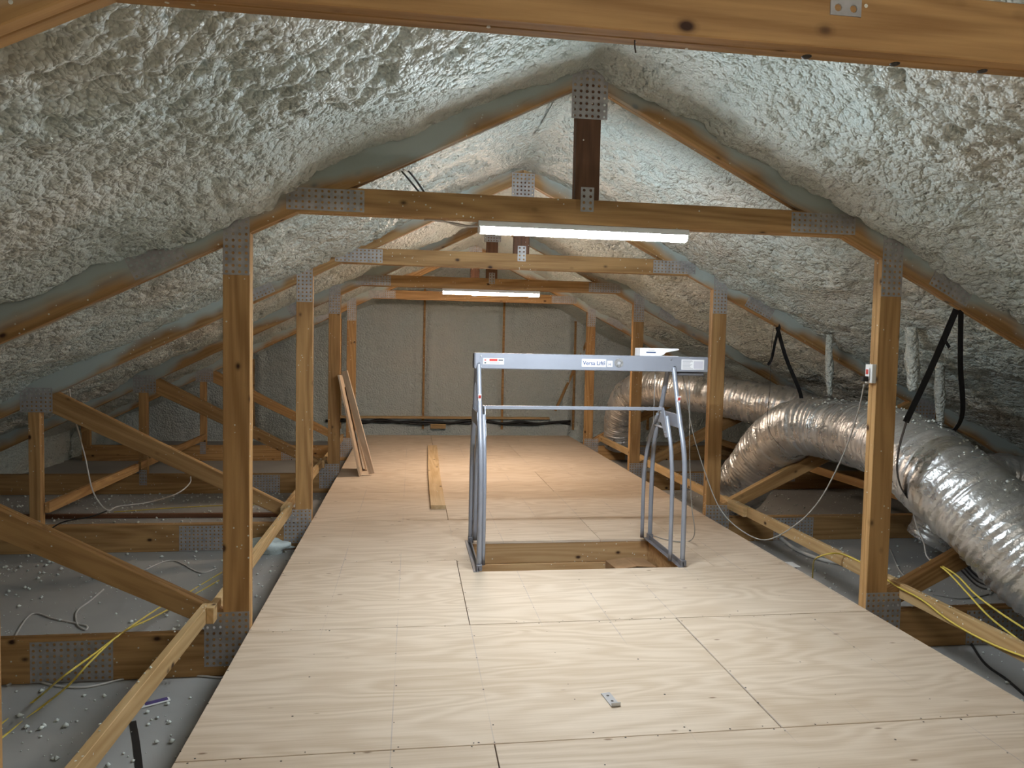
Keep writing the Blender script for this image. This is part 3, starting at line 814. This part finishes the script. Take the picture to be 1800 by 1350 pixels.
strap('black webbing strap hanging from the second right rafter around the duct bend', (
    ('strap_strand', [at(1364, 560, y=y0), at(1357, 600, y=y0-.05), at(1353, 690, y=y0-.25)], (.5, 1, 0), .042),
    ('strap_wrap', [at(1353, 688, y=y0-.25), at(1349, 735, y=y0-.36), at(1356, 765, y=y0-.38), at(1378, 790, y=y0-.38)], (.45, 1, 0), .042),
    ('strap_strand', [at(1366, 575, y=y0), at(1382, 630, y=y0-.02), at(1407, 692, y=y0-.05), duct_near(at(1407, 692, y=y0-.05))], (1, .2, .3), .042),
    ('strap_tail', [at(1374, 562, y=y0-.02), at(1363, 600, y=y0-.05), at(1357, 628, y=y0-.05), at(1350, 642, y=y0-.05)], (1, .2, 0), .03)))
o = ribbon('hanging_strap', [(4.05, TY[4]+.9, 1.92), (4.15, TY[4]+1.1, 1.5), (4.2, TY[4]+1.3, 1.2)], (1, 0, 0), .045, .003, M_BLACK); tag(o, 'short dark strap above the far duct behind the lift frame', 'strap', 'black duct straps')

# foam-coated vent stubs hanging from the roof
for i, (a, b0, b1, yy, r, lab) in enumerate(((1602, 575, 688, 5.0, .042, 'foam-coated vent pipe stub right of the nearest right post'), (1650, 660, 745, 5.3, .034, 'foam-coated pipe stub behind the hanging strap'), (1455, 640, 695, 6.2, .03, 'foam-coated pipe stub left of the nearest right post'))):
    p, q = at(a, b0, y=yy), at(a+3, b1, y=yy)
    p.z = max(p.z, roof(p.x)+.12)
    V = []; Fc = []; n = 16; sg = 12; ax = q-p
    for k in range(n+1):
        f = k/n; rr = r*(1.05 + .35*math.exp(-((f-.55)/.16)**2) - .2*f) * (1 if k < n else .8)
        for s in range(sg):
            an = s*2*math.pi/sg; V.append(ax*f + Vector((math.cos(an), math.sin(an), 0))*rr*(1+.12*math.sin(an*3+k*.9+i)))
    for k in range(n):
        for s in range(sg): Fc.append((k*sg+s, k*sg+(s+1) % sg, (k+1)*sg+(s+1) % sg, (k+1)*sg+s))
    Fc.append(tuple(n*sg+s for s in range(sg)))
    o = pyobj('foam_stub', V, Fc, M_FOAM, None, p, True); tag(o, lab, 'pipe', 'foam-coated pipe stubs')

# ------------------------------------------------------------------ cables on the drywall and braces
zg = ZD+.006
def ground(pts, z=zg): return [at(a, b_, z=z) for a, b_ in pts]
def gw(name, pts, r, mat, label, z=zg):
    o = tube(name, ground(pts, z), r, mat, None, 6, 8); tag(o, label, 'cable', 'attic cables'); return o
def mw(name, pts, r, mat, label):
    o = tube(name, [at(*p[:2], **p[2]) for p in pts], r, mat, None, 6, 8); tag(o, label, 'cable', 'attic cables'); return o
Z = lambda z: {'z': z}
Y = lambda y: {'y': y}
mw('yellow_cable', [(-20, 1288, Z(zg)), (60, 1232, Z(zg)), (110, 1190, Z(-.02)), (165, 1150, Z(.0)), (225, 1105, Z(-.012)), (290, 1062, Z(-.15)), (330, 1042, Z(zg)), (390, 1006, Z(zg))], .0055, M_YCAB, 'upper yellow cable crossing the left bottom chord')
mw('yellow_cable', [(-20, 1315, Z(zg)), (70, 1245, Z(zg)), (120, 1205, Z(-.1)), (160, 1162, Z(-.004)), (215, 1112, Z(-.012)), (270, 1085, Z(-.15)), (325, 1055, Z(zg)), (385, 1020, Z(zg))], .0055, M_YCAB, 'lower yellow cable crossing the left bottom chord')
gw('white_cable', [(12, 1205), (45, 1192), (95, 1205), (150, 1208), (210, 1195), (250, 1185), (300, 1183), (350, 1188), (392, 1192)], .006, M_WCAB, 'white cable along the foot of the nearest left chord')
gw('white_cable', [(14, 1190), (22, 1130), (55, 1080), (95, 1088), (125, 1094), (152, 1100), (150, 1107), (136, 1098), (135, 1075), (160, 1055), (182, 1036)], .006, M_WCAB, 'looped white cable on the grey drywall at left')
gw('white_cable', [(215, 1010), (228, 1002), (240, 1008), (300, 985), (350, 1006), (380, 1000)], .005, M_WCAB, 'thin white cable behind the left diagonal web')
mw('white_cable', [(122, 684, Y(6.5)), (126, 712, Y(6.55)), (138, 760, Y(6.6)), (150, 805, Y(6.62)), (162, 860, Y(6.6)), (178, 888, Y(6.55)), (192, 897, Y(6.52)), (208, 890, Y(6.7)), (260, 883, Y(6.8)), (310, 868, Y(7.0)), (333, 850, Y(7.2)), (335, 838, Y(7.4))], .006, M_WCAB, 'white cable dropping from the left rafter to the chord')
mw('black_cable', [(188, 898, Y(6.5)), (160, 908, Y(6.45)), (110, 918, Y(6.42)), (82, 935, Y(6.40))], .006, M_RUB, 'short dark cable by the left knee post')
gw('yellow_cable', [(200, 900), (300, 893), (400, 888), (470, 887)], .005, M_YCAB, 'faint yellow cable behind the second left chord')
mw('yellow_cable', [(1428, 1020, Z(zg)), (1429, 1000, Z(-.1)), (1433, 983, Z(.06)), (1455, 974, Z(.16)), (1480, 974, Z(.16)), (1512, 988, Z(.155)), (1540, 1004, Z(.16)), (1572, 1028, {'x': 3.868}), (1620, 1054, {'x': 3.868}), (1660, 1085, {'x': 3.868}), (1700, 1110, {'x': 3.868}), (1750, 1135, {'x': 3.868}), (1815, 1160, {'x': 3.868})], .0055, M_YCAB, 'yellow cable running over the right brace board')
mw('yellow_cable', [(1636, 985, Z(.25)), (1665, 1005, Z(.25)), (1700, 1042, Z(.2)), (1740, 1085, Z(.16)), (1800, 1132, Z(.12))], .0055, M_YCAB, 'lower of two yellow cables crossing below the big duct')
mw('yellow_cable', [(1636, 984, Z(.26)), (1680, 1010, Z(.25)), (1715, 1045, Z(.22)), (1755, 1075, Z(.2)), (1805, 1108, Z(.18))], .0055, M_YCAB, 'upper of two yellow cables crossing below the big duct')
mw('white_cable', [(1603, 888, Y(4.4)), (1610, 920, Y(4.38)), (1624, 955, Y(4.35)), (1628, 975, Y(4.33)), (1636, 986, Y(4.3))], .005, M_WCAB, 'white cable hanging under the big duct')
gw('white_cable', [(1565, 965), (1580, 1000), (1597, 1020), (1602, 1030)], .005, M_WCAB, 'thin white cable just right of the nearest right post')
gw('white_cable', [(1640, 1045), (1690, 1052), (1735, 1045), (1770, 1030), (1790, 1060), (1805, 1085)], .005, M_GCAB, 'pale cable curving on the drywall under the big duct')
for k in range(3):
    gw('black_cable', [(1690, 985+9*k), (1720, 1015+8*k), (1760, 1028+6*k), (1810, 1035+12*k)], .007, M_RUB, ('upper', 'middle', 'lower')[k]+' dark cable on the drywall under the big duct')
gw('black_cable', [(1700, 1120), (1730, 1165), (1770, 1195), (1810, 1230)], .008, M_RUB, 'dark cable on the drywall at the lower right edge')
gw('white_hose', [(1300, 885), (1330, 912), (1365, 940), (1400, 966), (1440, 982), (1475, 990)], .018, M_WCAB, 'thick white cable lying beside the deck right edge', ZD+.02)
for k, lab in ((0, 'left'), (12, 'right')):
    p0, p1, p2 = at(740+k*.7, 342, y=TY[2]+.06), at(714+k, 310, y=4.55), at(690+k, 284, y=5.05)
    d = (p2-p1).normalized(); p3 = p2.copy()
    while p3.z < roof(p3.x)+.16 and (p3-p2).length < 1.5: p3 = p3+d*.02
    o = tube('black_cable', [p0, p1, p2, p3], .006, M_RUB, None, 6, 8); tag(o, lab+' of two dark wires above the near tie beam', 'cable', 'attic cables')

# ------------------------------------------------------------------ small litter
o = ribbon('black_strap', [at(233, 1268, z=ZD+.002), at(240, 1310, z=ZD+.002), at(246, 1365, z=ZD+.002)], (1, .1, 0), .03, .002, M_RUB); tag(o, 'dark flat strap lying on the drywall in the left foreground', 'strap')
p = at(272, 1237, z=ZD); t = empty('wrapper', (p.x, p.y, ZD)); t.rotation_euler = (0, 0, .5); tag(t, 'small white and purple wrapper on the drywall beside the left brace board', 'wrapper')
box('sheet', -.07, .07, -.022, .022, .002, .010, M_WHITE, t, .003)
box('printed_band', -.045, .06, -.016, .016, .0102, .0125, M_PURP, t, .001)
t1 = at(478, 968, z=ZD+.03)
o = lump('foam_scrap', (t1.x, t1.y, ZD+.06), .10, M_CHUNK, None, 3, .6, 3, (1.45, .9, .75)); tag(o, 'larger pale blue foam scrap beside the deck left edge', 'foam scrap', 'foam scraps beside the deck')
t1 = at(512, 960, z=ZD+.03)
o = lump('foam_scrap', (t1.x+.0, t1.y+.05, ZD+.035), .06, M_CHUNK, None, 8, .5, 3, (1.5, .8, .6)); tag(o, 'smaller pale blue foam scrap touching the deck left edge', 'foam scrap', 'foam scraps beside the deck')
p = at(1385, 984, z=-.10); t = empty('junction_box', (p.x, p.y, ZD)); tag(t, 'small dark box with a white lid beside the deck right edge', 'box')
box('body', -.06, .05, -.05, .05, 0, .11, M_GREYD, t, .003); box('lid', -.075, .075, -.065, .065, .111, .118, M_WHITE, t, .001)

def crumbs(name, pts, label, smin=.004, smax=.017):
    octv = np.array([(1, 0, 0), (-1, 0, 0), (0, 1, 0), (0, -1, 0), (0, 0, 1), (0, 0, -1)], float)
    octf = np.array([(0, 2, 4), (2, 1, 4), (1, 3, 4), (3, 0, 4), (2, 0, 5), (1, 2, 5), (3, 1, 5), (0, 3, 5)])
    n = len(pts); s = smin + (smax-smin)*rng.random(n)**3
    V = octv[None]*s[:, None, None]*(0.7+.6*rng.random((n, 6, 1))); V[..., 2] *= .75
    a = rng.random(n)*6.28; ca, sa = np.cos(a)[:, None], np.sin(a)[:, None]
    V = np.stack([V[..., 0]*ca-V[..., 1]*sa, V[..., 0]*sa+V[..., 1]*ca, V[..., 2]], -1) + np.array(pts)[:, None, :]
    V[..., 2] += s[:, None]*.6
    Fc = (octf[None]+np.arange(n)[:, None, None]*6).reshape(-1, 3)
    o = pyobj(name, V.reshape(-1, 3), Fc.tolist(), M_BIT, None, None, True); tag(o, label, 'foam crumbs', kind='stuff')
def scatter(n, x0, x1, y0, y1, z):
    c = rng.random((n//30, 2))*[x1-x0, y1-y0]+[x0, y0]
    q = c[rng.integers(0, len(c), n)] + rng.normal(0, .22, (n, 2)); q2 = rng.random((n, 2))*[x1-x0, y1-y0]+[x0, y0]
    pick = rng.random(n) < .5; q[pick] = q2[pick]
    q = q[(q[:, 0] > x0) & (q[:, 0] < x1) & (q[:, 1] > y0) & (q[:, 1] < y1)]
    return [(a, b_, z) for a, b_ in q if not any(ty-.01 < b_ < ty+.09 for ty in TY)]
crumbs('foam_crumbs', scatter(3200, -3.6, -.05, 1.8, 9.5, ZD), 'white foam crumbs scattered over the grey drywall left of the deck')
crumbs('foam_crumbs', scatter(1500, W+.05, 6.8, 2.4, 9, ZD), 'white foam crumbs scattered over the grey drywall right of the deck')
bc = []
for (x0, y0, y1) in ((-.25, 1.6, 4), (-.187, 4, 6.4), (-.215, 6.4, 8.9), (3.90, 2.2, 4), (3.925, 4.1, 6.5), (3.9, 6.6, 8.8)):
    for k in range(34): bc.append((x0+random.uniform(-.014, .014), random.uniform(y0, y1), zb+.0455))
crumbs('foam_crumbs', bc, 'white foam crumbs along the tops of the brace boards', .002, .008)
dc = []
for k in range(420):
    i = random.randrange(len(main_path)//3, len(main_path)); p = main_path[i]; a = random.gauss(0, .5)
    t = (main_path[min(i+1, len(main_path)-1)]-main_path[i-1]).normalized(); s = t.cross(Vector((0, 0, 1))).normalized(); u = s.cross(t)
    dc.append(tuple(p+(s*math.sin(a)+u*math.cos(a))*(RD+.004)))
crumbs('foam_crumbs', dc, 'white foam crumbs sprinkled on top of the big foil duct', .003, .014)
